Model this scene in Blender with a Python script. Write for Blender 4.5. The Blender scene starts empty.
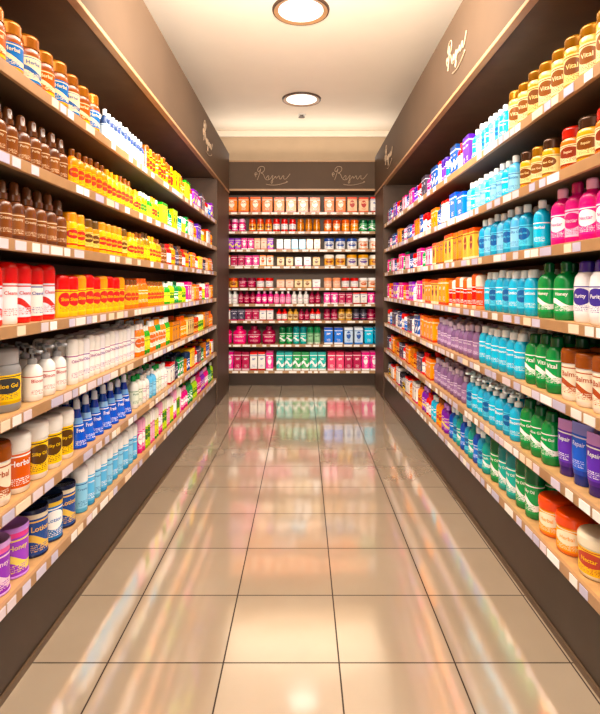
import bpy, math, random
import numpy as np
random.seed(7)
sc=bpy.context.scene
sc.view_settings.view_transform='Standard'
sc.view_settings.look='None'
def lin(h):
    h=h.lstrip('#'); o=[]
    for i in (0,2,4):
        c=int(h[i:i+2],16)/255
        o.append(c/12.92 if c<=.04045 else ((c+.055)/1.055)**2.4)
    return tuple(o)+(1.0,)
def sat(h,k):
    c=lin(h); m=.2*c[0]+.7*c[1]+.1*c[2]
    return tuple(min(1,max(0,m+(x-m)*k)) for x in c[:3])+(1.0,)
# ---------------------------------------------------------------- materials
def newmat(n):
    m=bpy.data.materials.new(n); m.use_nodes=True
    return m,m.node_tree,m.node_tree.nodes['Principled BSDF']
def simple(n,col,rough=.5,metal=0,noise=0,scale=8):
    m,t,b=newmat(n); b.inputs['Roughness'].default_value=rough; b.inputs['Metallic'].default_value=metal
    c=lin(col)
    if noise:
        tc=t.nodes.new('ShaderNodeTexCoord'); nz=t.nodes.new('ShaderNodeTexNoise'); nz.inputs['Scale'].default_value=scale
        nz.inputs['Detail'].default_value=4
        r=t.nodes.new('ShaderNodeValToRGB')
        r.color_ramp.elements[0].position=.3; r.color_ramp.elements[1].position=.7
        r.color_ramp.elements[0].color=tuple(x*(1-noise) for x in c[:3])+(1,)
        r.color_ramp.elements[1].color=tuple(min(1,x*(1+noise)) for x in c[:3])+(1,)
        t.links.new(tc.outputs['Object'],nz.inputs['Vector']); t.links.new(nz.outputs['Fac'],r.inputs['Fac']); t.links.new(r.outputs['Color'],b.inputs['Base Color'])
    else: b.inputs['Base Color'].default_value=c
    return m
M_dark=simple('dark_brown_laminate','58432f',.5,0,.12,6)
M_panel=simple('brown_back_panel','604a38',.55,0,.1,5)
M_post=simple('brown_end_post','4c382a',.5,0,.1,5)
M_fascia=simple('fascia_brown','54402f',.6,0,.06,3)
M_plinth=simple('plinth_dark','35271d',.4,0,.12,5)
for _m in (M_fascia,M_dark,M_post,M_plinth): _m.node_tree.nodes['Principled BSDF'].inputs['Specular IOR Level'].default_value=.25
M_trim=simple('tan_edge','ab8258',.4,0,.1,10)
M_wood=simple('shelf_wood','c0935e',.45,0,.15,20)
M_wall=simple('wall_paint','bba284',.7,0,.03,4)
M_ceil=simple('ceiling_paint','eee0cc',.8,0,.015,3)
M_sign=simple('sign_metal','ad9378',.4,.1)
M_white=simple('white_trim','f2eee6',.4)
M_black=simple('grey_metal','6a625a',.4)
def emis(n,col,s):
    m,t,b=newmat(n); b.inputs['Emission Color'].default_value=lin(col); b.inputs['Emission Strength'].default_value=s
    b.inputs['Base Color'].default_value=lin(col); return m
M_lamp=emis('lamp_glow','fffaf0',1.0)
# product shader
def product_mat(n,rough,metal=0):
    m,t,b=newmat(n); N=t.nodes; L=t.links
    b.inputs['Roughness'].default_value=rough; b.inputs['Metallic'].default_value=metal
    def mt(op,a,c=None,d=None):
        x=N.new('ShaderNodeMath'); x.operation=op
        for i,v in enumerate((a,c,d)):
            if v is None: continue
            if isinstance(v,(int,float)): x.inputs[i].default_value=v
            else: L.new(v,x.inputs[i])
        return x.outputs[0]
    a1=N.new('ShaderNodeAttribute'); a1.attribute_name='Col'
    a2=N.new('ShaderNodeAttribute'); a2.attribute_name='Ink'
    uv=N.new('ShaderNodeUVMap'); uv.uv_map='UVMap'
    sp=N.new('ShaderNodeSeparateXYZ'); L.new(uv.outputs[0],sp.inputs[0])
    u=mt('FRACT',sp.outputs[0]); v=sp.outputs[1]; seed=a2.outputs['Alpha']
    def band(x,lo,hi): return mt('MULTIPLY',mt('GREATER_THAN',x,lo),mt('LESS_THAN',x,hi))
    def noise(su,sv):
        cb=N.new('ShaderNodeCombineXYZ'); L.new(mt('MULTIPLY',u,su),cb.inputs[0]); L.new(mt('MULTIPLY',v,sv),cb.inputs[1]); L.new(mt('MULTIPLY',seed,37.),cb.inputs[2])
        nz=N.new('ShaderNodeTexNoise'); nz.inputs['Scale'].default_value=1; nz.inputs['Detail'].default_value=1
        L.new(cb.outputs[0],nz.inputs['Vector']); return nz.outputs[0]
    inlab=band(v,0.,1.)
    geo=mt('LESS_THAN',mt('FRACT',mt('MULTIPLY',seed,10.)),.3)   # printed name only when no modelled lettering
    big=mt('MULTIPLY',mt('MULTIPLY',band(v,.6,.74),band(u,.25,.75)),mt('GREATER_THAN',noise(34,9),.48))
    big=mt('MULTIPLY',big,geo)
    rows=mt('GREATER_THAN',mt('FRACT',mt('MULTIPLY',v,18.)),.5)
    small=mt('MULTIPLY',mt('MULTIPLY',mt('MULTIPLY',band(v,.08,.28),band(u,.28,.72)),rows),mt('GREATER_THAN',noise(70,18),.5))
    rule=mt('MULTIPLY',band(v,.9,.94),1.)
    du=mt('SUBTRACT',u,.5); dv=mt('MULTIPLY',mt('SUBTRACT',v,.58),.95)
    dist=mt('SQRT',mt('ADD',mt('MULTIPLY',du,du),mt('MULTIPLY',dv,dv)))
    circ=mt('MULTIPLY',mt('LESS_THAN',dist,.28),mt('GREATER_THAN',seed,.66))
    sw=mt('ABSOLUTE',mt('SUBTRACT',mt('SUBTRACT',v,.34),mt('MULTIPLY',mt('SINE',mt('MULTIPLY',u,6.283)),.14)))
    swoosh=mt('MULTIPLY',mt('LESS_THAN',sw,.1),mt('LESS_THAN',seed,.36))
    shape=mt('MAXIMUM',circ,swoosh)
    txt=mt('MAXIMUM',mt('MAXIMUM',big,small),rule)
    mask=mt('MULTIPLY',mt('ABSOLUTE',mt('SUBTRACT',shape,txt)),inlab)
    mx=N.new('ShaderNodeMix'); mx.data_type='RGBA'
    L.new(mask,mx.inputs[0]); L.new(a1.outputs['Color'],mx.inputs[6]); L.new(a2.outputs['Color'],mx.inputs[7])
    L.new(mx.outputs[2],b.inputs['Base Color'])
    return m
M_prod=product_mat('printed_plastic',.22)
M_gold=product_mat('metallic_cap',.25,.5)
# floor
def floor_mat():
    m,t,b=newmat('polished_floor_tile'); N=t.nodes; L=t.links
    tc=N.new('ShaderNodeTexCoord'); mp=N.new('ShaderNodeMapping'); mp.inputs['Location'].default_value=(.3275+.476*20,-2.18+.476*20,0)
    L.new(tc.outputs['Object'],mp.inputs[0])
    br=N.new('ShaderNodeTexBrick'); br.offset=0; br.squash=1
    br.inputs['Scale'].default_value=1; br.inputs['Brick Width'].default_value=.476; br.inputs['Row Height'].default_value=.476
    br.inputs['Mortar Size'].default_value=.0034; br.inputs['Mortar Smooth'].default_value=.1
    br.inputs['Color1'].default_value=lin('cab498'); br.inputs['Color2'].default_value=lin('d2bda2'); br.inputs['Mortar'].default_value=lin('2e2018')
    L.new(mp.outputs[0],br.inputs['Vector'])
    nz=N.new('ShaderNodeTexNoise'); nz.inputs['Scale'].default_value=3; nz.inputs['Detail'].default_value=5; L.new(tc.outputs['Object'],nz.inputs['Vector'])
    mx=N.new('ShaderNodeMix'); mx.data_type='RGBA'; mx.blend_type='SOFT_LIGHT'; mx.inputs[0].default_value=.2
    L.new(br.outputs['Color'],mx.inputs[6]); L.new(nz.outputs['Fac'],mx.inputs[7]); L.new(mx.outputs[2],b.inputs['Base Color'])
    b.inputs['Roughness'].default_value=.5; b.inputs['Specular IOR Level'].default_value=.1
    n2=N.new('ShaderNodeTexNoise'); n2.inputs['Scale'].default_value=4; n2.inputs['Detail'].default_value=1; L.new(tc.outputs['Object'],n2.inputs['Vector'])
    bp=N.new('ShaderNodeBump'); bp.inputs['Strength'].default_value=.06; bp.inputs['Distance'].default_value=.02; L.new(n2.outputs[0],bp.inputs['Height'])
    gl=N.new('ShaderNodeBsdfGlossy'); gl.inputs['Roughness'].default_value=.1; gl.inputs['Color'].default_value=(1,.985,.955,1)
    L.new(bp.outputs[0],gl.inputs['Normal'])
    lw=N.new('ShaderNodeFresnel'); lw.inputs['IOR'].default_value=1.6
    mr=N.new('ShaderNodeMapRange'); mr.inputs[3].default_value=.53; mr.inputs[4].default_value=.9; L.new(lw.outputs[0],mr.inputs[0])
    gm=N.new('ShaderNodeMath'); gm.operation='MULTIPLY'; L.new(mr.outputs[0],gm.inputs[0])
    inv=N.new('ShaderNodeMapRange'); L.new(br.outputs['Fac'],inv.inputs[0]); inv.inputs[3].default_value=1; inv.inputs[4].default_value=.1
    L.new(inv.outputs[0],gm.inputs[1])
    ms=N.new('ShaderNodeMixShader'); L.new(gm.outputs[0],ms.inputs[0]); L.new(b.outputs[0],ms.inputs[1]); L.new(gl.outputs[0],ms.inputs[2])
    L.new(ms.outputs[0],N['Material Output'].inputs[0])
    return m
M_floor=floor_mat()
# ---------------------------------------------------------------- helpers
def link(o,parent=None):
    sc.collection.objects.link(o)
    if parent: o.parent=parent
    return o
def boxes(name,bs,mat,parent=None,bevel=0):
    V=[];F=[]
    for (x0,x1,y0,y1,z0,z1) in bs:
        x0,x1=min(x0,x1),max(x0,x1); k=len(V)
        V+=[(x,y,z) for z in (z0,z1) for (x,y) in ((x0,y0),(x1,y0),(x1,y1),(x0,y1))]
        F+=[tuple(k+i for i in f) for f in ((3,2,1,0),(4,5,6,7),(0,1,5,4),(1,2,6,5),(2,3,7,6),(3,0,4,7))]
    me=bpy.data.meshes.new(name); me.from_pydata(V,[],F); me.materials.append(mat)
    o=link(bpy.data.objects.new(name,me),parent)
    if bevel:
        md=o.modifiers.new('bevel','BEVEL'); md.width=bevel; md.segments=2
    return o
def empty(name):
    e=bpy.data.objects.new(name,None); sc.collection.objects.link(e); return e
# lettering meshes (tris split into quads)
_TX={}
def textmesh(word):
    if word in _TX: return _TX[word]
    cu=bpy.data.curves.new('tmp','FONT'); cu.body=word; cu.resolution_u=2; cu.offset=.012
    o=bpy.data.objects.new('tmp',cu); sc.collection.objects.link(o)
    dg=bpy.context.evaluated_depsgraph_get(); dg.update()
    me=bpy.data.meshes.new_from_object(o.evaluated_get(dg)); me.calc_loop_triangles()
    V=[(v.co.x,v.co.y) for v in me.vertices]; T=[tuple(t.vertices) for t in me.loop_triangles]
    bpy.data.objects.remove(o); bpy.data.curves.remove(cu); bpy.data.meshes.remove(me)
    Q=[];E={}
    V=list(V)
    def mid(a,b):
        k=(min(a,b),max(a,b))
        if k not in E: V.append(((V[a][0]+V[b][0])/2,(V[a][1]+V[b][1])/2)); E[k]=len(V)-1
        return E[k]
    for a,b,c in T:
        ab,bc,ca=mid(a,b),mid(b,c),mid(c,a); V.append(tuple((V[a][i]+V[b][i]+V[c][i])/3 for i in (0,1))); m=len(V)-1
        Q+=[(a,ab,m,ca),(ab,b,bc,m),(ca,m,bc,c)]
    V=np.array(V); lo,hi=V.min(0),V.max(0)
    V=(V-(lo+hi)/2)/(hi[0]-lo[0])       # width 1, centred
    _TX[word]=(V,np.array(Q)); return _TX[word]
def xs_circle(n): return [(math.cos(2*math.pi*j/n),math.sin(2*math.pi*j/n),2*(j/n+.25),2*((j+1)/n+.25)) for j in range(n)]
def xs_box(r=.06):
    P=[]
    pts=[(1,1-r),(1-r,1),(-1+r,1),(-1,1-r),(-1,-1+r),(-1+r,-1),(1-r,-1),(1,-1+r)]
    for i,p in enumerate(pts):
        side=(i%2==1)
        P.append((p[0],p[1],(0.001 if side else 0.),(.999 if side else 0.)))
    return P
XC={n:xs_circle(n) for n in (10,14,20,32)}; XB=xs_box()
# profiles: (role, mat, label?, [(r,z[,sx])])
def prof(k):
    B,LB,C,A=0,1,2,3
    if k=='jar': return [(B,0,0,[(.93,0),(1,.03),(1,.13)]),(A,0,0,[(1.005,.13),(1.005,.18)]),(LB,0,1,[(1.005,.18),(1.005,.6)]),(B,0,0,[(1,.6),(1,.66),(.95,.72),(.84,.76)]),
        (C,1,0,[(.9,.76),(.9,.95)]),(C,1,0,[(.9,.95),(.84,1),(.0005,1)])]
    if k=='canister': return [(B,0,0,[(.95,0),(1,.02),(1,.14)]),(LB,0,1,[(1.005,.14),(1.005,.66)]),(B,0,0,[(1,.66),(1,.78),(.9,.8)]),(C,1,0,[(.94,.8),(.96,.81),(.96,.96)]),(C,1,0,[(.96,.96),(.9,1),(.0005,1)])]
    if k=='pot': return [(B,0,0,[(.9,0),(.96,.02),(1,.1)]),(LB,0,1,[(1.0,.1),(1.0,.68)]),(B,0,0,[(1,.68),(.97,.72)]),(C,0,0,[(1.04,.72),(1.05,.74),(1.05,.92)]),(C,0,0,[(1.05,.92),(.98,.98),(.9,1),(.0005,1)])]
    if k=='can': return [(C,1,0,[(1.0,0),(1.03,.01),(1.03,.04),(1,.05)]),(LB,0,1,[(1,.05),(1,.8)]),(A,0,0,[(1,.8),(1,.9)]),(C,0,0,[(1.04,.9),(1.04,.97),(1.0,1),(.96,1),(.93,.975),(.0005,.975)])]
    if k=='bottle': return [(B,0,0,[(.9,0),(1,.03),(1,.12)]),(LB,0,1,[(1.005,.12),(1.005,.56)]),(B,0,0,[(1,.56),(1,.62),(.93,.7),(.7,.77),(.42,.8),(.4,.83)]),(C,0,0,[(.46,.83),(.46,.97)]),(C,0,0,[(.46,.97),(.4,1),(.0005,1)])]
    if k=='shampoo': return [(B,0,0,[(.86,0),(.97,.03),(1,.15)]),(LB,0,1,[(1.004,.15),(1.01,.4),(.99,.62)]),(B,0,0,[(.99,.62),(.9,.74),(.68,.81),(.6,.82)]),(C,0,0,[(.62,.82),(.6,.83),(.56,.97)]),(C,0,0,[(.56,.97),(.48,1),(.0005,1)])]
    if k=='dropper': return [(B,0,0,[(.92,0),(1,.03),(1,.1)]),(LB,0,1,[(1.005,.1),(1.005,.46)]),(B,0,0,[(1,.46),(1,.54),(.9,.62),(.56,.67),(.42,.68)]),(C,0,0,[(.6,.68),(.6,.78)]),(C,0,0,[(.6,.78),(.5,.8),(.46,.95),(.35,1),(.0005,1)])]
    if k=='spray': return [(B,1,0,[(.95,0),(1,.02)]),(LB,0,1,[(1,.02),(1,.62)]),(A,0,0,[(1,.62),(1,.7)]),(B,0,0,[(1,.7),(.95,.74),(.85,.76)]),(C,0,0,[(.88,.76),(.88,.93),(.8,.98),(.6,1),(.0005,1)])]
    if k=='stick': return [(B,0,0,[(.9,0),(1,.02),(1,.1)]),(LB,0,1,[(1,.1),(1,.66)]),(C,0,0,[(1.03,.66),(1.03,.9)]),(C,0,0,[(1.03,.9),(.9,.97),(.6,1),(.0005,1)])]
    if k=='tube': return [(C,0,0,[(.66,0,1),(.7,.01,1),(.66,.17,1)]),(C,0,0,[(.66,.17,1),(.5,.175,1)]),(B,0,0,[(.72,.17,1),(.78,.25,1)]),(LB,0,1,[(.78,.25,1),(.9,.5,.85),(1,.82,.45)]),(A,0,0,[(1,.82,.45),(1,.93,.18),(1,1,.12)]),(A,0,0,[(1,1,.12),(.0005,1,.12)])]
    if k=='cone': return [(B,0,0,[(1,0),(1,.03)]),(LB,0,1,[(1,.03),(.62,.5)]),(A,0,0,[(.62,.5),(.5,.62)]),(B,0,0,[(.5,.62),(.28,.8)]),(C,0,0,[(.34,.8),(.3,.97),(.2,1),(.0005,1)])]
    if k=='contour': return [(B,0,0,[(.85,0),(1,.04),(1,.14)]),(LB,0,1,[(1,.14),(.88,.32),(.96,.52)]),(B,0,0,[(.96,.52),(.98,.6),(.8,.72),(.45,.79),(.4,.81)]),(C,0,0,[(.5,.81),(.55,.96)]),(C,0,0,[(.55,.96),(.45,1),(.0005,1)])]
    if k=='box': return [(A,0,0,[(1,0),(1,.1)]),(LB,0,1,[(1,.1),(1,.88)]),(B,0,0,[(1,.88),(1,1)]),(C,0,0,[(1,1),(.0005,1)])]
    if k=='pump': return [(B,0,0,[(.9,0),(1,.03),(1,.1)]),(LB,0,1,[(1.005,.1),(1.005,.5)]),(B,0,0,[(1,.5),(.95,.6),(.6,.68),(.4,.7)]),(C,0,0,[(.46,.7),(.46,.8)]),(C,0,0,[(.46,.8),(.12,.82),(.12,.9)]),(C,0,0,[(.12,.9),(.34,.9),(.34,.97),(.28,1),(.0005,1)])]
def template(kind,H,W,D,n,rotz,word=None,pat='t'):
    xs=XB if kind=='box' else XC[n]
    V=[];F=[];R=[];U=[];MT=[]; lab_pts=None
    for role,mat,lab,pts in prof(kind):
        k=len(V); m=len(xs)
        for p in pts:
            sx=p[2] if len(p)>2 else 1
            for c in xs: V.append((c[0]*p[0]*D/2*sx,c[1]*p[0]*W/2,p[1]*H))
        z0,z1=pts[0][1],pts[-1][1]
        if lab: lab_pts=pts
        for i in range(len(pts)-1):
            for j in range(m):
                a=k+i*m+j; b=k+i*m+(j+1)%m
                F.append((a,b,b+m,a+m)); R.append(role); MT.append(mat)
                if lab:
                    va=(pts[i][1]-z0)/(z1-z0); vb=(pts[i+1][1]-z0)/(z1-z0); va=max(va,.001); vb=min(vb,.999)
                    u0,u1=xs[j][2],xs[j][3]
                    U.append(((u0,va),(u1,va),(u1,vb),(u0,vb)))
                else: U.append(((0,-5),)*4)
    if kind=='pump':
        k=len(V); w=.1*W; h0,h1=.92*H,.97*H; l=.75*W
        V+=[(x,y,z) for z in (h0,h1) for (x,y) in ((0,-w),(l,-w),(l,w),(0,w))]
        for f in ((3,2,1,0),(4,5,6,7),(0,1,5,4),(1,2,6,5),(2,3,7,6),(3,0,4,7)):
            F.append(tuple(k+i for i in f)); R.append(2); MT.append(0); U.append(((0,-5),)*4)
    if word:
        tv,tq=textmesh(word)
        zs=[p[1]*H for p in lab_pts]; rs=[p[0] for p in lab_pts]; sxs=[(p[2] if len(p)>2 else 1) for p in lab_pts]
        zc=zs[0]+(zs[-1]-zs[0])*(.585 if pat=='c' else .72)
        asp=(tv[:,1].max()-tv[:,1].min())
        wmax=.66*W
        if pat=='c': wmax=(.56*W if kind!='box' else .48*W)
        hmax=(zs[-1]-zs[0])*(.17)
        tw=min(wmax,hmax/asp)
        k=len(V)
        for a,b in tv:
            z=zc+b*tw; r=np.interp(z,zs,rs); sx=np.interp(z,zs,sxs)
            if kind=='box': V.append((D/2*r+.0008,a*tw,z))
            else:
                ph=a*tw/(W/2)
                V.append((math.cos(ph)*(r*D/2*sx+.0012),math.sin(ph)*(r*W/2+.0012),z))
        for q in tq:
            F.append(tuple(k+i for i in q)); R.append(1 if pat=='c' else 4); MT.append(0); U.append(((0,-5),)*4)
    V=np.array(V,float); c,s=math.cos(rotz),math.sin(rotz)
    V[:,:2]=V[:,:2]@np.array([[c,s],[-s,c]])
    return V,np.array(F),np.array(R),np.array(U,float),np.array(MT)
class Mass:
    def __init__(s): s.V=[];s.F=[];s.C=[];s.I=[];s.U=[];s.M=[];s.n=0
    def add(s,T,loc,pal,ang=0,sc_=1,geo=False):
        V,F,R,U,MT=T
        W=V.copy()
        if ang:
            c,q=math.cos(ang),math.sin(ang); W[:,:2]=W[:,:2]@np.array([[c,q],[-q,c]])
        W=W*np.array([1,1,sc_])+np.array(loc)
        s.V.append(W); s.F.append(F+s.n); s.n+=len(V)
        cols=np.array([pal[r] for r in range(4)]+[pal[4][:3]+(1.,)])
        ink=list(pal[4]); 
        if geo: ink[3]+=.04
        s.C.append(cols[R]); s.I.append(np.tile(np.array(ink),(len(F),1))); s.U.append(U); s.M.append(MT*(1 if pal[5] else 0))
    def build(s,name,smooth=True):
        if not s.V: return
        V=np.concatenate(s.V);F=np.concatenate(s.F);C=np.concatenate(s.C);I=np.concatenate(s.I);U=np.concatenate(s.U);MM=np.concatenate(s.M)
        me=bpy.data.meshes.new(name)
        me.vertices.add(len(V)); me.vertices.foreach_set('co',V.ravel())
        nf=len(F); me.loops.add(nf*4); me.loops.foreach_set('vertex_index',F.ravel().astype(np.int32))
        me.polygons.add(nf); me.polygons.foreach_set('loop_start',(np.arange(nf)*4).astype(np.int32)); 
        me.update(calc_edges=True)
        me.polygons.foreach_set('use_smooth',np.full(nf,smooth))
        me.polygons.foreach_set('material_index',MM.astype(np.int32))
        uv=me.uv_layers.new(name='UVMap'); uv.data.foreach_set('uv',U.reshape(-1,2).ravel())
        a=me.attributes.new('Col','FLOAT_COLOR','CORNER'); a.data.foreach_set('color',np.repeat(C,4,axis=0).ravel())
        b=me.attributes.new('Ink','FLOAT_COLOR','CORNER'); b.data.foreach_set('color',np.repeat(I,4,axis=0).ravel())
        me.materials.append(M_prod); me.materials.append(M_gold); me.validate(); me.update()
        o=bpy.data.objects.new(name,me); sc.collection.objects.link(o); return o
def P(body,label,cap,acc,ink,pat='t',metal=0):
    a={'t':.51,'c':.81,'s':.21}[pat]; i=lin(ink); K=1.18
    return (sat(body,K),sat(label,K),sat(cap,K),sat(acc,K),i[:3]+(a,),metal)
def patof(p): return {5:'t',8:'c',2:'s'}[int(p[4][3]*10)]
SH=[2.39,2.05,1.73,1.395,1.05,0.70,0.36]
FRONT=1.12
WORDS=['Herbal','Silky Oil','Fresh','Purity','Honey','Lotion','Creamy','Balms','Vital','Cleanse','Shine','Repair','Aloe Gel','Bloom','Olive','Nectar']
wi=[0]
def row(side,z,y0,y1,name,kind,H,W,pals,D=None,rows=None,run=1,jit=.03):
    D=D or W
    n=32 if y0<2.6 else (20 if y0<3.4 else (14 if y0<4.5 else 10))
    rot=0 if kind=='box' else (-.35 if D<W*.9 else -.6)
    if side>0: rot=math.pi-rot
    T=template(kind,H,W,D,n,rot)
    word=None
    if y0<4.2: word=WORDS[wi[0]%len(WORDS)]; wi[0]+=1
    TW={pt:template(kind,H,W,D,n,rot,word,pt) for pt in 'tcs'} if word else None
    # far mixed cartons are shelved with a few other pack shapes between them
    alts=[T]
    if kind=='box' and y0>3.4 and len(pals)>=3:
        rr=math.pi+.6 if side>0 else -.6
        alts=[T,template('bottle',H*1.05,W*.92,W*.92,10,rr),T,template('pot',H*.8,W,W,10,rr),template('stick',H*.95,W*.9,W*.9,10,rr)]
    m=Mass(); pitch=W*1.07; cnt=max(1,int((y1-y0)/pitch)); pitch=(y1-y0)/cnt
    rows=rows or (4 if y0<4 else 3)
    rows=max(1,min(rows,int(.44/(D*1.08))))
    pal=pals[0]; k=0; hs=1; Tc=T
    for i in range(cnt):
        if i%run==0:
            pal=pals[k%len(pals)]; Tc=alts[k%len(alts)]; k+=1
            hs=random.uniform(.86,1.04) if y0>3.4 else random.uniform(.95,1.02)
        for r in range(rows):
            a=FRONT+.022+D/2*1.05+r*D*1.1
            if kind=='tube' or D<W*.9: a+=.01
            yy=y0+(i+.5)*pitch
            g=bool(word) and r==0 and 1.5<yy<4.6 and Tc is T
            m.add(TW[patof(pal)] if g else Tc,(side*a+random.uniform(-.003,.003),yy,z+.001),pal,random.uniform(-jit,jit)*(0 if kind=='box' else (1 if D<W*.9 else 4))+ (random.uniform(-.02,.02) if kind=='box' else 0),random.uniform(.985,1.0)*hs,geo=bool(word))
    m.build(name,kind!='box')
# ---------------------------------------------------------------- palettes
amber=P('92490e','2a66a8','a8681c','d89028','f0d8a8','s',1)
amber2=P('84400e','a85414','a8681c','f0b44a','f4dca8','s',1)
amber3=P('8a440e','ecd8b0','9c5c18','2f6ea8','2a5a98','s',1)
brown=P('6a3b20','7a4626','54301c','7a4a2b','e8caa0','t')
brown2=P('5b3320','8a5530','5e3620','8a5a30','f0d8b0','t')
org=P('f08a1e','ffc247','7a4518','f05a1e','c8371a','c')
yel=P('f6c21c','fbd84a','f0a010','d83a20','d02a1a','c')
yel2=P('f3c620','f6d030','e02a20','e02a20','d61e1e','c')
grn=P('3f9e3a','e0e060','f2f2e8','2b7d35','2b7d35','t')
grn2=P('0c8a4c','12a05a','0a5a36','f2f2f2','ffffff','s')
mag=P('d8177c','ea3a92','f3b4d4','ffffff','ffffff','c')
mag2=P('c81478','f4c8e0','b0185f','e84a97','c81478','c')
pink=P('ea5f9a','f8b4d0','ffffff','d93a80','c8286e','t')
red=P('d81e1e','f6f0ea','c81414','b01818','2a4aa8','t')
red2=P('d8201e','e8e8f4','cf1a18','2f54b0','d02622','s')
blu=P('1a4ab0','3078dc','e8eef6','f4f4f4','ffffff','t')
navy=P('1c2c60','244a94','142044','e8e0c8','f4c850','s')
cyan=P('10b0d8','35c4ea','eef8fa','1b87b8','ffffff','t')
cyan2=P('089cc8','6ad0ee','e8f6fa','ffffff','0a5ea8','c')
sky=P('6cbcea','98d4f4','f4f6f8','4a9ad0','1a62b0','t')
teal=P('08a098','14b8ac','0a7a7e','f2f8f6','ffffff','s')
pur=P('7a22a4','9a44c8','c790e8','e84a97','f8e060','s')
pur2=P('4a2090','6438b8','382078','c79ae0','ffffff','t')
wht=P('f2f0ec','f8f6f2','e8e6e2','c8286e','a03088','t')
whtpur=P('f4f2f6','f6f4f8','38288c','5a48a8','3a2c98','c')
whtor=P('f6f2ea','f3e6cf','8e4a1c','e07a20','b04a18','s')
whtyel=P('f6f2ea','f6d030','f4f2ee','5a4a20','5a3a10','c')
whtbrn=P('f6f2ea','d0601e','f4f2ee','a84a1c','ffffff','t')
gry=P('8f8f90','f0c83a','a4a4a6','c8a030','3a3a3a','c')
grycap=P('f2f0ec','f6f4f0','a0a2a6','c0c4c8','c02828','t')
mauve=P('8a6c94','a080ac','c9b8c8','70587a','f6e8f6','t')
mauve2=P('785a84','9474a0','b8a4bc','70587a','f6ecf6','t')
tan=P('c8903c','ecd090','946420','8a5a2c','7a4520','c',1)
cream=P('d8a858','f2dcae','a87428','b07a30','8a5020','c',1)
redjar=P('c8702c','f0d8b0','b02a22','8a3018','8a3018','c')
yeljar=P('dca040','f4dca0','4a3020','8a5a2c','7a4010','c',1)
kra=P('c07028','d98c38','a8601c','8a4a20','5a2c10','t')
orbox=P('f0741a','f89a30','d8600f','c0421a','fff0d0','t')
orbox2=P('e0541a','f6b860','c8440f','f0e0c0','8a2a10','c')
dk=P('3a3440','4a4458','2a2630','c03060','e8e0f0','t')
dkb=P('1f3f74','2a56a4','1c3050','e8e0f0','f6f0f8','s')
lime=P('a4cc30','d4ec5c','f0f0e0','5a9a2a','3a7a20','c')
orgw=P('f5881a','f8f0e0','ffffff','f0a030','d86018','c')
mar=P('8e1638','b42450','701830','e8c8d0','f8e0e8','t')
peach=P('f4ac80','f8d0b8','e89870','e08060','c04838','t')
multiA=[pur,mag,dk,red,blu]; multiB=[red,org,pur2,grn,kra]; multiC=[orbox,red,yel,dk,peach]
multiD=[mag,peach,orbox,red2,grn]; multiE=[kra,orbox,tan,orbox2,lime]; multiF=[red,dk,grn2,kra,dkb,yel]; multiG=[mag,grn2,lime,mag2,pur]
multiR=[dkb,mag2,dk,red2,pur2,mag]
L=-1; Rr=1
S=SH
# left A
row(L,S[0],1.0,3.05,'amber_glass_jars','jar',.235,.125,[amber3,amber2,amber])
row(L,S[0],3.1,3.85,'blue_label_vials','bottle',.2,.055,[P('2a4068','cfe0ea','f0f2f4','3a70b8','2a5a90','t'),P('3a4a80','e4ecf2','ffffff','2a6eb0','2a5a90','t')])
row(L,S[0],3.9,4.7,'orange_spray_cans','spray',.23,.07,[org,yel,org,orbox])
row(L,S[0],4.75,5.5,'yellow_cartons','box',.2,.09,[yel,orbox,grn,red],run=2)
row(L,S[0],5.55,6.75,'purple_cartons','box',.2,.1,multiA,run=2)
# left B
row(L,S[1],1.0,2.62,'brown_dropper_bottles','dropper',.22,.08,[brown,brown2,brown])
row(L,S[1],2.66,3.6,'orange_syrup_bottles','bottle',.2,.07,[org,org,yel],run=3)
row(L,S[1],3.64,4.25,'yellow_green_bottles','bottle',.19,.06,[yel,lime,grn],run=2)
row(L,S[1],4.3,5.3,'green_cartons','box',.18,.08,[grn,grn2,lime,teal],run=2)
row(L,S[1],5.35,6.75,'mixed_remedy_cartons','box',.18,.09,multiB,run=2)
# left C
row(L,S[2],1.0,2.6,'brown_pump_bottles','dropper',.245,.085,[brown2,brown,brown])
row(L,S[2],2.64,3.5,'honey_yellow_jars','jar',.19,.085,[yel,P('c88c18','f6dc80','6a4a18','b07a20','6a3a10','c'),yel],run=2)
row(L,S[2],3.54,4.3,'golden_oil_bottles','bottle',.21,.07,[yel,org,P('8a6a20','f0c840','4a3010','d89020','6a3a10','t')],run=2)
row(L,S[2],4.34,5.4,'brown_red_bottles','bottle',.19,.065,[brown,red,org,dk],run=2)
row(L,S[2],5.45,6.75,'orange_cartons','box',.17,.09,multiC,run=2)
# left D
row(L,S[3],1.0,2.5,'red_cap_deodorants','stick',.25,.095,[red,red2,P('f4f2f6','f6f4f6','d01a18','2f54b0','d02622','t'),red2],D=.08)
row(L,S[3],2.54,3.45,'yellow_red_pouches','stick',.215,.09,[yel2,yel2,yel],D=.06)
row(L,S[3],3.5,4.4,'orange_lotion_bottles','shampoo',.22,.07,[org,orbox,org],run=3)
row(L,S[3],4.44,5.2,'green_tonic_bottles','bottle',.2,.065,[grn,lime,grn2],run=2)
row(L,S[3],5.25,6.75,'pink_orange_cartons','box',.19,.09,multiD,run=2)
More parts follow.
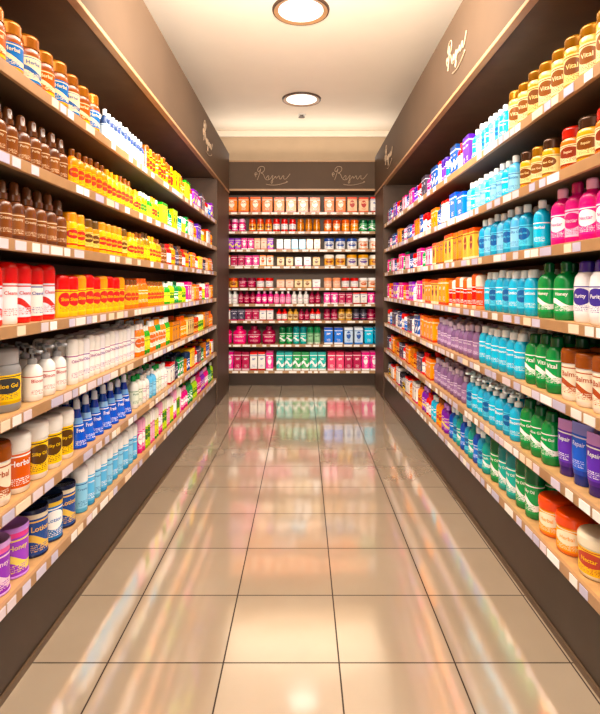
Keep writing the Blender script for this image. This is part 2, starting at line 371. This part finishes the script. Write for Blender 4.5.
# left E
row(L,S[4],1.0,2.22,'grey_lid_tubs','jar',.26,.16,[gry])
row(L,S[4],2.26,2.62,'white_spray_bottles','pump',.24,.085,[grycap])
row(L,S[4],2.66,3.65,'white_lotion_tubes','stick',.23,.07,[wht,wht,P('f4f2f6','f4f2f6','e8e6ea','7a4aa8','7a3098','t')],D=.05)
row(L,S[4],3.7,4.6,'orange_white_bottles','shampoo',.23,.07,[orgw,grn,orgw,P('2f9a50','f8f4e8','f0a030','2f9a50','e07020','c')],run=2)
row(L,S[4],4.65,6.75,'kraft_cartons','box',.2,.09,multiE,run=3)
# left F
row(L,S[5],1.0,2.28,'brown_label_jars','pot',.24,.13,[whtbrn,whtor,whtbrn])
row(L,S[5],2.3,2.7,'yellow_label_jars','pot',.25,.12,[whtyel])
row(L,S[5],2.74,3.6,'blue_cone_bottles','cone',.26,.105,[P('1a3cac','2456cc','dfe6f2','7fb0e8','ffffff','t'),P('1c44a0','3066d8','dfe6f2','9cc4ee','ffffff','t')])
row(L,S[5],3.65,4.5,'white_green_bottles','bottle',.23,.075,[P('f0f0ea','e8f0e0','2f9a50','2f9a50','2f7a40','t'),wht,sky],run=2)
row(L,S[5],4.55,6.75,'mixed_care_cartons','box',.2,.08,multiF,run=2)
# left G
row(L,S[6],1.0,2.27,'purple_tins','can',.21,.13,[pur,P('6a2294','9038bc','d8a8e8','e86aa8','f8d0e8','s')])
row(L,S[6],2.3,2.72,'navy_tins','can',.21,.125,[navy,P('1a4f94','2a74bc','20304f','e8c860','ffffff','c')])
row(L,S[6],2.76,3.7,'light_blue_bottles','stick',.255,.085,[sky,P('4aa4e0','6cbcec','f4f6f8','4a9ad0','ffffff','t')])
row(L,S[6],3.75,5.0,'pink_green_tubes','stick',.25,.055,[mag,lime,pink,grn],run=2)
row(L,S[6],5.05,6.75,'magenta_bottles','bottle',.22,.07,multiG,run=3)
# right A
row(Rr,S[0],1.0,3.0,'cream_canisters','canister',.24,.11,[cream,tan,cream])
row(Rr,S[0],3.04,3.6,'aqua_toner_bottles','bottle',.22,.07,[cyan,cyan2,sky])
row(Rr,S[0],3.65,4.5,'red_purple_cartons','box',.22,.07,[pur2,red,dkb,blu],run=2)
row(Rr,S[0],4.55,7.2,'dark_pink_cartons','box',.2,.09,multiR,run=2)
# right B
row(Rr,S[1],1.0,2.42,'amber_cream_jars','jar',.2,.13,[yeljar,redjar,yeljar,redjar])
row(Rr,S[1],2.46,2.85,'gold_lid_jars','jar',.2,.095,[yeljar,cream])
row(Rr,S[1],2.9,3.75,'light_blue_toner_bottles','bottle',.22,.085,[sky,cyan,sky])
row(Rr,S[1],3.8,4.15,'blue_detergent_cartons','box',.2,.16,[blu])
row(Rr,S[1],4.2,5.2,'red_white_cartons','box',.2,.08,[red,dkb,orbox,red2],run=2)
row(Rr,S[1],5.25,7.2,'brown_pink_cartons','box',.18,.09,[kra,mag2,dkb,mag,dk],run=2)
# right C
row(Rr,S[2],1.0,2.5,'magenta_heart_bottles','bottle',.275,.115,[mag,mag2,mag],D=.085)
row(Rr,S[2],2.54,2.72,'blue_heart_bottles','bottle',.26,.085,[cyan])
row(Rr,S[2],2.75,3.5,'sky_blue_bottles','bottle',.255,.09,[cyan2,sky])
row(Rr,S[2],3.55,4.7,'orange_brown_cartons','box',.22,.11,[orbox2,kra],run=2)
row(Rr,S[2],4.75,7.2,'pink_green_cartons','box',.19,.09,[mag2,grn2,mag,red2,dkb],run=2)
# right D
row(Rr,S[3],1.0,2.3,'purple_cap_bottles','shampoo',.27,.115,[whtpur],D=.085)
row(Rr,S[3],2.33,2.65,'green_shampoo_bottles','bottle',.27,.105,[grn2])
row(Rr,S[3],2.68,3.4,'cyan_lotion_bottles','shampoo',.25,.095,[cyan,cyan2])
row(Rr,S[3],3.45,4.2,'red_label_lotions','stick',.23,.08,[P('f0a070','f05420','f6e6d8','ffffff','ffffff','t'),P('f6e0d0','e8281e','e86a40','f0a030','ffffff','t')])
row(Rr,S[3],4.25,5.1,'orange_soap_cartons','box',.22,.11,[orbox,orbox2],run=2)
row(Rr,S[3],5.15,7.2,'pink_purple_cartons','box',.2,.09,[mag,wht,pur,mag2,orbox],run=2)
# right E
row(Rr,S[4],1.0,2.4,'brown_cap_bottles','pot',.23,.115,[whtor])
row(Rr,S[4],2.43,2.78,'green_body_wash','shampoo',.26,.105,[grn2])
row(Rr,S[4],2.81,3.5,'cyan_body_wash','shampoo',.25,.095,[cyan,cyan])
row(Rr,S[4],3.55,4.6,'mauve_contour_bottles','contour',.23,.09,[mauve,mauve2],D=.07)
row(Rr,S[4],4.65,5.2,'orange_display_cartons','box',.23,.11,[orbox])
row(Rr,S[4],5.25,7.2,'blue_white_cartons','box',.2,.09,[dkb,wht,dk,blu,red],run=2)
# right F
row(Rr,S[5],1.0,2.45,'purple_shampoo_tubes','tube',.26,.11,[pur2,P('1e44b8','3464d8','1c348c','8a90e0','d8dcff','t'),pur2],D=.08)
row(Rr,S[5],2.48,2.84,'green_conditioner_bottles','shampoo',.26,.105,[grn2])
row(Rr,S[5],2.87,3.75,'cyan_conditioner_bottles','pump',.265,.095,[cyan,cyan2,cyan])
row(Rr,S[5],3.8,4.7,'mauve_conditioner_bottles','contour',.22,.085,[mauve,mauve2],D=.07)
row(Rr,S[5],4.75,7.2,'orange_red_cartons','box',.2,.09,[orbox,red,dk,orbox2,kra],run=2)
# right G
row(Rr,S[6],1.0,2.28,'yellow_lid_tubs','pot',.18,.16,[P('f2ead0','f6c830','f6ead2','d88a20','c03a20','c'),P('f8f6f0','f6f0e4','fbf8f2','e8b030','d05a20','s')])
row(Rr,S[6],2.3,2.64,'orange_lid_tubs','pot',.18,.15,[P('ee801e','f4a830','e8581a','d0481a','fff0d0','c')])
row(Rr,S[6],2.67,3.3,'green_teal_bottles','stick',.27,.105,[grn2,teal],run=2,D=.085)
row(Rr,S[6],3.33,4.2,'teal_blue_bottles','contour',.255,.09,[teal,cyan2,P('1e50bc','3078d8','dfe8f4','7fb0e8','ffffff','t')])
row(Rr,S[6],4.25,5.3,'purple_orange_bottles','bottle',.23,.08,[pur,org,cyan,red],run=2)
row(Rr,S[6],5.35,7.2,'white_red_cartons','box',.2,.09,[wht,orbox,red,gry,dk],run=2)
# ---------------------------------------------------------------- gondolas
for side,yend,ypost in ((-1,7.9,6.82),(1,8.1,7.28)):
    U=empty('store_shelving_unit'); y0=.2; s=side
    boxes('back_panel',[(s*1.66,s*1.70,y0,yend,0,3.5)],M_panel,U)
    boxes('end_post',[(s*1.105,s*1.66,ypost,yend,0.0,2.94),(s*1.12,s*1.66,y0,y0+.04,0,2.94)],M_post,U)
    boxes('plinth',[(s*1.12,s*1.66,y0+.04,ypost,0,.315)],M_plinth,U)
    boxes('kick_strip',[(s*1.112,s*1.12,y0,yend,0,.03)],M_dark,U)
    boxes('shelf_boards',[(s*1.13,s*1.66,y0+.04,ypost,z-.035,z-.006) for z in SH],M_dark,U)
    boxes('shelf_tops',[(s*1.13,s*1.66,y0+.04,ypost,z-.006,z) for z in SH],M_wood,U)
    boxes('shelf_lips',[(s*1.112,s*1.13,y0+.04,ypost,z-.045,z+.003) for z in SH],M_trim,U,.002)
    cols=['ece8e2','cfc8de','eed8bc','f4f4f4','bfb9d2','dccdd4']
    bs={c:[] for c in cols}
    for zi,z in enumerate(SH):
        y=y0+.1
        while y<ypost-.1:
            w=random.choice([.06,.06,.08,.11]); c=random.choice(cols)
            if random.random()<(.6 if z>1.5 else .84): bs[c].append((s*1.109,s*1.1119,y,y+w,z-.04,z-.003))
            y+=w+random.choice([.012,.02,.05])
    for c in cols: boxes('price_tags',bs[c],bpy.data.materials.get('tag_'+c) or simple('tag_'+c,c,.5),U)
    boxes('fascia',[(s*1.10,s*1.14,y0,yend,2.955,3.52),(s*1.14,s*1.66,yend-.04,yend,2.955,3.52)],M_fascia,U,.003)
    boxes('soffit',[(s*1.14,s*1.66,y0,yend,2.94,2.97),(s*1.14,s*1.66,y0,yend,3.49,3.515)],M_dark,U)
    boxes('fascia_trim',[(s*1.094,s*1.14,y0,yend,2.93,2.955)],M_trim,U,.003)
# ---------------------------------------------------------------- back fixture
BY=8.25
BZ=[2.70,2.40,2.12,1.86,1.52,1.27,1.01,.64,.23]
U=empty('wall_shelving_unit')
boxes('back_panel',[(-1.66,1.66,BY+.4,BY+.44,0,3.03)],M_panel,U)
boxes('side_panels',[(-1.66,-1.62,BY,BY+.4,0,3.03),(1.62,1.66,BY,BY+.4,0,3.03)],M_panel,U)
boxes('plinth',[(-1.62,1.62,BY+.01,BY+.4,0,.19)],M_plinth,U)
boxes('shelf_boards',[(-1.62,1.62,BY+.012,BY+.4,z-.03,z) for z in BZ],M_wood,U)
boxes('shelf_lips',[(-1.62,1.62,BY-.003,BY+.012,z-.04,z+.002) for z in BZ],M_trim,U,.002)
boxes('bulkhead',[(-1.66,1.66,BY-.01,BY+.44,3.03,3.5)],M_fascia,U,.003)
boxes('bulkhead_trim',[(-1.66,1.66,BY-.016,BY-.01,3.03,3.06),(-1.66,1.66,BY-.016,BY-.01,3.48,3.5)],M_trim,U)
tb=[]
for z in BZ:
    x=-1.55
    while x<1.5:
        w=random.choice([.06,.09,.12]); tb.append((x,x+w,BY-.006,BY-.003,z-.034,z-.004)); x+=w+random.choice([.03,.06,.1])
boxes('price_tags',tb,M_white,U)
def brow(z,x0,x1,name,kind,H,W,pals,run=2):
    T=template(kind,H,W,min(W,.1),14,-math.pi/2); m=Mass(); pitch=W*1.08
    cnt=max(1,int((x1-x0)/pitch)); pitch=(x1-x0)/cnt; k=0
    for i in range(cnt):
        if i%run==0: pal=pals[k%len(pals)]; k+=1
        for r in range(2):
            m.add(T,(x0+(i+.5)*pitch,BY+.08+r*.12,z+.001),pal,0,random.uniform(.97,1))
    m.build(name,kind!='box')
a,b,c_,d=-1.58,-.46,.28,1.58
wb=P('f4f4f0','f6f6f8','2a4a98','3a68b8','2a4a98','c')
orp=P('e86a10','ee7e18','d05a10','d05a10','fff6e0','c')
orp2=P('dc5a0c','f08a1c','c84c0c','d05010','fff6e0','c')
brow(BZ[0],a,c_,'orange_label_cartons','box',.24,.16,[orp,orp2],run=2)
brow(BZ[0],.32,d,'orange_red_tea_cartons','box',.24,.15,[orp,P('d84820','f0c8a0','c04020','e05a30','c03020','c'),red],run=2)
brow(BZ[1],a,-.9,'magenta_jars','jar',.2,.1,[mag,mar]);brow(BZ[1],-.86,c_,'magenta_red_jars','jar',.2,.11,[orbox2,red,kra,mar],run=3);brow(BZ[1],.32,d,'orange_pots','pot',.19,.12,[orp2,orbox,grn2,red])
brow(BZ[2],a,b,'pink_face_cream_cartons','box',.18,.09,[mag,peach,pur]);brow(BZ[2],-.42,c_,'white_blue_cartons','box',.16,.1,[wht,sky,peach]);brow(BZ[2],.32,d,'white_cream_jars','pot',.18,.15,[wb,orgw],run=3)
brow(BZ[3],a,b,'hot_pink_cartons','box',.17,.1,[mag,orgw,mar]);brow(BZ[3],-.42,c_,'cream_cartons','box',.14,.11,[cream,wht,tan]);brow(BZ[3],.32,d,'orange_cream_jars','pot',.18,.15,[P('f6f0e4','f4b860','f6f0e4','e88a30','a04a18','c'),P('f4e4c8','f8f0e0','e0a040','d88a30','6a4a98','c')],run=2)
brow(BZ[4],a,b,'red_pink_soaps','pot',.16,.12,[red,orbox2,mar]);brow(BZ[4],-.42,c_,'cream_soap_cartons','box',.13,.12,[peach,cream,wht]);brow(BZ[4],.32,d,'peach_red_pots','pot',.16,.12,[peach,red,orgw])
brow(BZ[5],a,c_,'pink_serum_bottles','bottle',.2,.085,[pink,wht,mar,mag],run=3);brow(BZ[5],.32,d,'magenta_serum_cartons','box',.18,.1,[mag,mar,red])
brow(BZ[6],a,b,'maroon_cartons','box',.18,.1,[mar,red,dk]);brow(BZ[6],-.42,c_,'red_polish_bottles','bottle',.18,.08,[red,cream,mar]);brow(BZ[6],.32,d,'crimson_jars','jar',.18,.1,[mar,cream,dk])
brow(BZ[7],a,-.42,'large_pink_bottles','bottle',.28,.2,[P('e01868','e83a80','c8145a','f8b0c8','ffffff','t'),mar],run=3);brow(BZ[7],-.38,c_,'green_white_bottles','stick',.27,.1,[grn2,teal,P('e8f0e0','9cc8a0','2f7a50','2f7a50','1f5a3a','t')]);brow(BZ[7],.32,d,'blue_white_large_cartons','box',.26,.13,[blu,P('e8eef6','c8dcf0','ffffff','3a78d0','2a5ab0','c'),cyan],run=2)
brow(BZ[8],a,b,'red_maroon_cartons','box',.29,.11,[red,mag,mar]);brow(BZ[8],-.42,.36,'green_teal_cartons','box',.29,.12,[teal,grn2]);brow(BZ[8],.38,d,'crimson_pink_cartons','box',.29,.12,[P('c02048','e04a70','a01838','f8c0d0','ffffff','t'),mar,mag])
# ---------------------------------------------------------------- signs
def sign(loc,w,axis,flip=1,hs=.75):
    cu=bpy.data.curves.new('cursive_fascia_sign','CURVE'); cu.dimensions='3D'; cu.bevel_depth=.0045; cu.bevel_resolution=1; cu.resolution_u=6
    strokes=[[(.06,.1),(.12,.3),(.2,.62),(.24,.9),(.2,.7),(.1,.62),(.06,.8),(.2,1.0),(.4,.98),(.44,.78),(.34,.6),(.22,.56),(.36,.5),(.42,.25),(.52,.06),(.66,.12)],
      [(.0,.3),(-.08,.45),(-.02,.6),(.06,.52),(.02,.4),(-.06,.48)],
      [(.5,.2),(.58,.4),(.66,.34),(.6,.18),(.7,.12),(.78,.34),(.86,.42),(.8,.2),(.84,-.05),(.76,-.16),(.74,0),(.9,.2),(.98,.38),(1.0,.16),(1.08,.3),(1.16,.4),(1.16,.16),(1.24,.14),(1.32,.36),(1.4,.38),(1.36,.18),(1.46,.12),(1.6,.3),(1.7,.5)],
      [(.5,-.2),(.8,-.28),(1.2,-.2),(1.5,-.08),(1.62,-.02),(1.5,-.02)]]
    k=w/1.8
    for st in strokes:
        sp=cu.splines.new('NURBS'); sp.points.add(len(st)-1); sp.order_u=3; sp.use_endpoint_u=True
        for i,(u,v) in enumerate(st):
            u=(u-.8)*flip*k; v=(v-.4)*k*hs
            p=(u,0,v) if axis=='x' else (0,u,v)
            sp.points[i].co=p+(1,)
    cu.materials.append(M_sign)
    o=bpy.data.objects.new('cursive_fascia_sign',cu); o.location=loc; sc.collection.objects.link(o)
sign((-.48,BY-.015,3.27),.56,'x'); sign((.72,BY-.015,3.27),.56,'x')
sign((-1.095,6.1,3.24),.6,'y',1,.8); sign((1.095,3.8,3.24),.5,'y',-1,.8); sign((1.095,6.8,3.24),.6,'y',-1,.8)
# ---------------------------------------------------------------- room
CZ=4.12
boxes('floor',[(-2.2,2.2,-3,8.9,-.1,0)],M_floor)
boxes('ceiling',[(-2.2,2.2,-3,8.9,CZ,CZ+.1)],M_ceil)
boxes('wall_left',[(-2.2,-2.1,-3,8.9,0,CZ)],M_wall)
boxes('wall_right',[(2.1,2.2,-3,8.9,0,CZ)],M_wall)
boxes('wall_back',[(-2.1,2.1,8.8,8.9,0,CZ)],M_wall)
boxes('trim_back',[(-2.1,2.1,8.74,8.8,CZ-.1,CZ)],M_ceil,None,.01)
def ringobj(name,loc,R,parts,seg=40):
    V=[];F=[];MI=[];mats=[]
    for mat,pts in parts:
        if mat not in mats: mats.append(mat)
        k=len(V)
        for r,z in pts:
            for j in range(seg): V.append((r*R*math.cos(2*math.pi*j/seg),r*R*math.sin(2*math.pi*j/seg),z))
        for i in range(len(pts)-1):
            for j in range(seg):
                p=k+i*seg+j;q=k+i*seg+(j+1)%seg; F.append((p,q,q+seg,p+seg)); MI.append(mats.index(mat))
    me=bpy.data.meshes.new(name); me.from_pydata(V,[],F)
    for m_ in mats: me.materials.append(m_)
    me.polygons.foreach_set('material_index',MI)
    o=bpy.data.objects.new(name,me); o.location=loc; sc.collection.objects.link(o)
for y in (4.93,7.28,2.5):
    ringobj('recessed_downlight',(-.02,y,CZ),.25,[(M_post,[(1.07,0),(1.05,-.02),(1.0,-.022)]),(M_trim,[(1.0,-.022),(.84,-.012)]),(M_lamp,[(.84,-.012),(.001,-.012)])])
ringobj('fire_sprinkler',(-.02,7.95,CZ),.06,[(M_white,[(1,0),(.95,-.01),(.4,-.012)]),(M_black,[(.4,-.012),(.4,-.03),(.8,-.035),(.8,-.042),(.01,-.045)])])
# ---------------------------------------------------------------- lights
def area(n,loc,sx,sy,e,rot=(0,0,0),col='fff4e6'):
    l=bpy.data.lights.new(n,'AREA'); l.shape='RECTANGLE'; l.size=sx; l.size_y=sy; l.energy=e; l.color=lin(col)[:3]
    o=bpy.data.objects.new(n,l); o.location=loc; o.rotation_euler=rot; sc.collection.objects.link(o); return l
area('overhead_fill_light',(0,2.4,CZ-.06),1.2,3.0,150)  # added out-of-frame fill over the aisle for the shelves, no real fixture
area('overhead_fill_light',(0,-1.2,CZ-.06),1.6,2.6,115)  # added soft fill from behind the camera, no real fixture
area('ceiling_fill_uplight',(0,2.6,2.95),1.0,.9,200,(math.radians(122),0,0))  # added unseen fill aimed up and forward to brighten the ceiling
area('far_ceiling_fill',(0,8.5,3.54),3.0,.12,15,(math.radians(215),0,0))  # added hidden fill above the bulkhead, lifts far ceiling and back wall
l=bpy.data.lights.new('downlight_lamp','SPOT'); l.spot_size=math.radians(150); l.spot_blend=.8; l.shadow_soft_size=.1; l.energy=120; l.color=lin('fff6ea')[:3]
o=bpy.data.objects.new('downlight_lamp',l); o.location=(-.02,4.93,CZ-.08); sc.collection.objects.link(o)
w=bpy.data.worlds.new('world'); sc.world=w; w.use_nodes=True
w.node_tree.nodes['Background'].inputs[0].default_value=lin('fff8f0'); w.node_tree.nodes['Background'].inputs[1].default_value=1.9
# ---------------------------------------------------------------- camera
cam=bpy.data.cameras.new('camera'); co=bpy.data.objects.new('camera',cam); sc.collection.objects.link(co)
co.location=(0,0,1.55); co.rotation_euler=(math.pi/2,0,0)
cam.sensor_fit='HORIZONTAL'; cam.sensor_width=36; cam.lens=36*530/600
cam.shift_x=-3/600; cam.shift_y=-71/600; cam.clip_start=.02
sc.camera=co
print('verts',sum(len(m.vertices) for m in bpy.data.meshes))
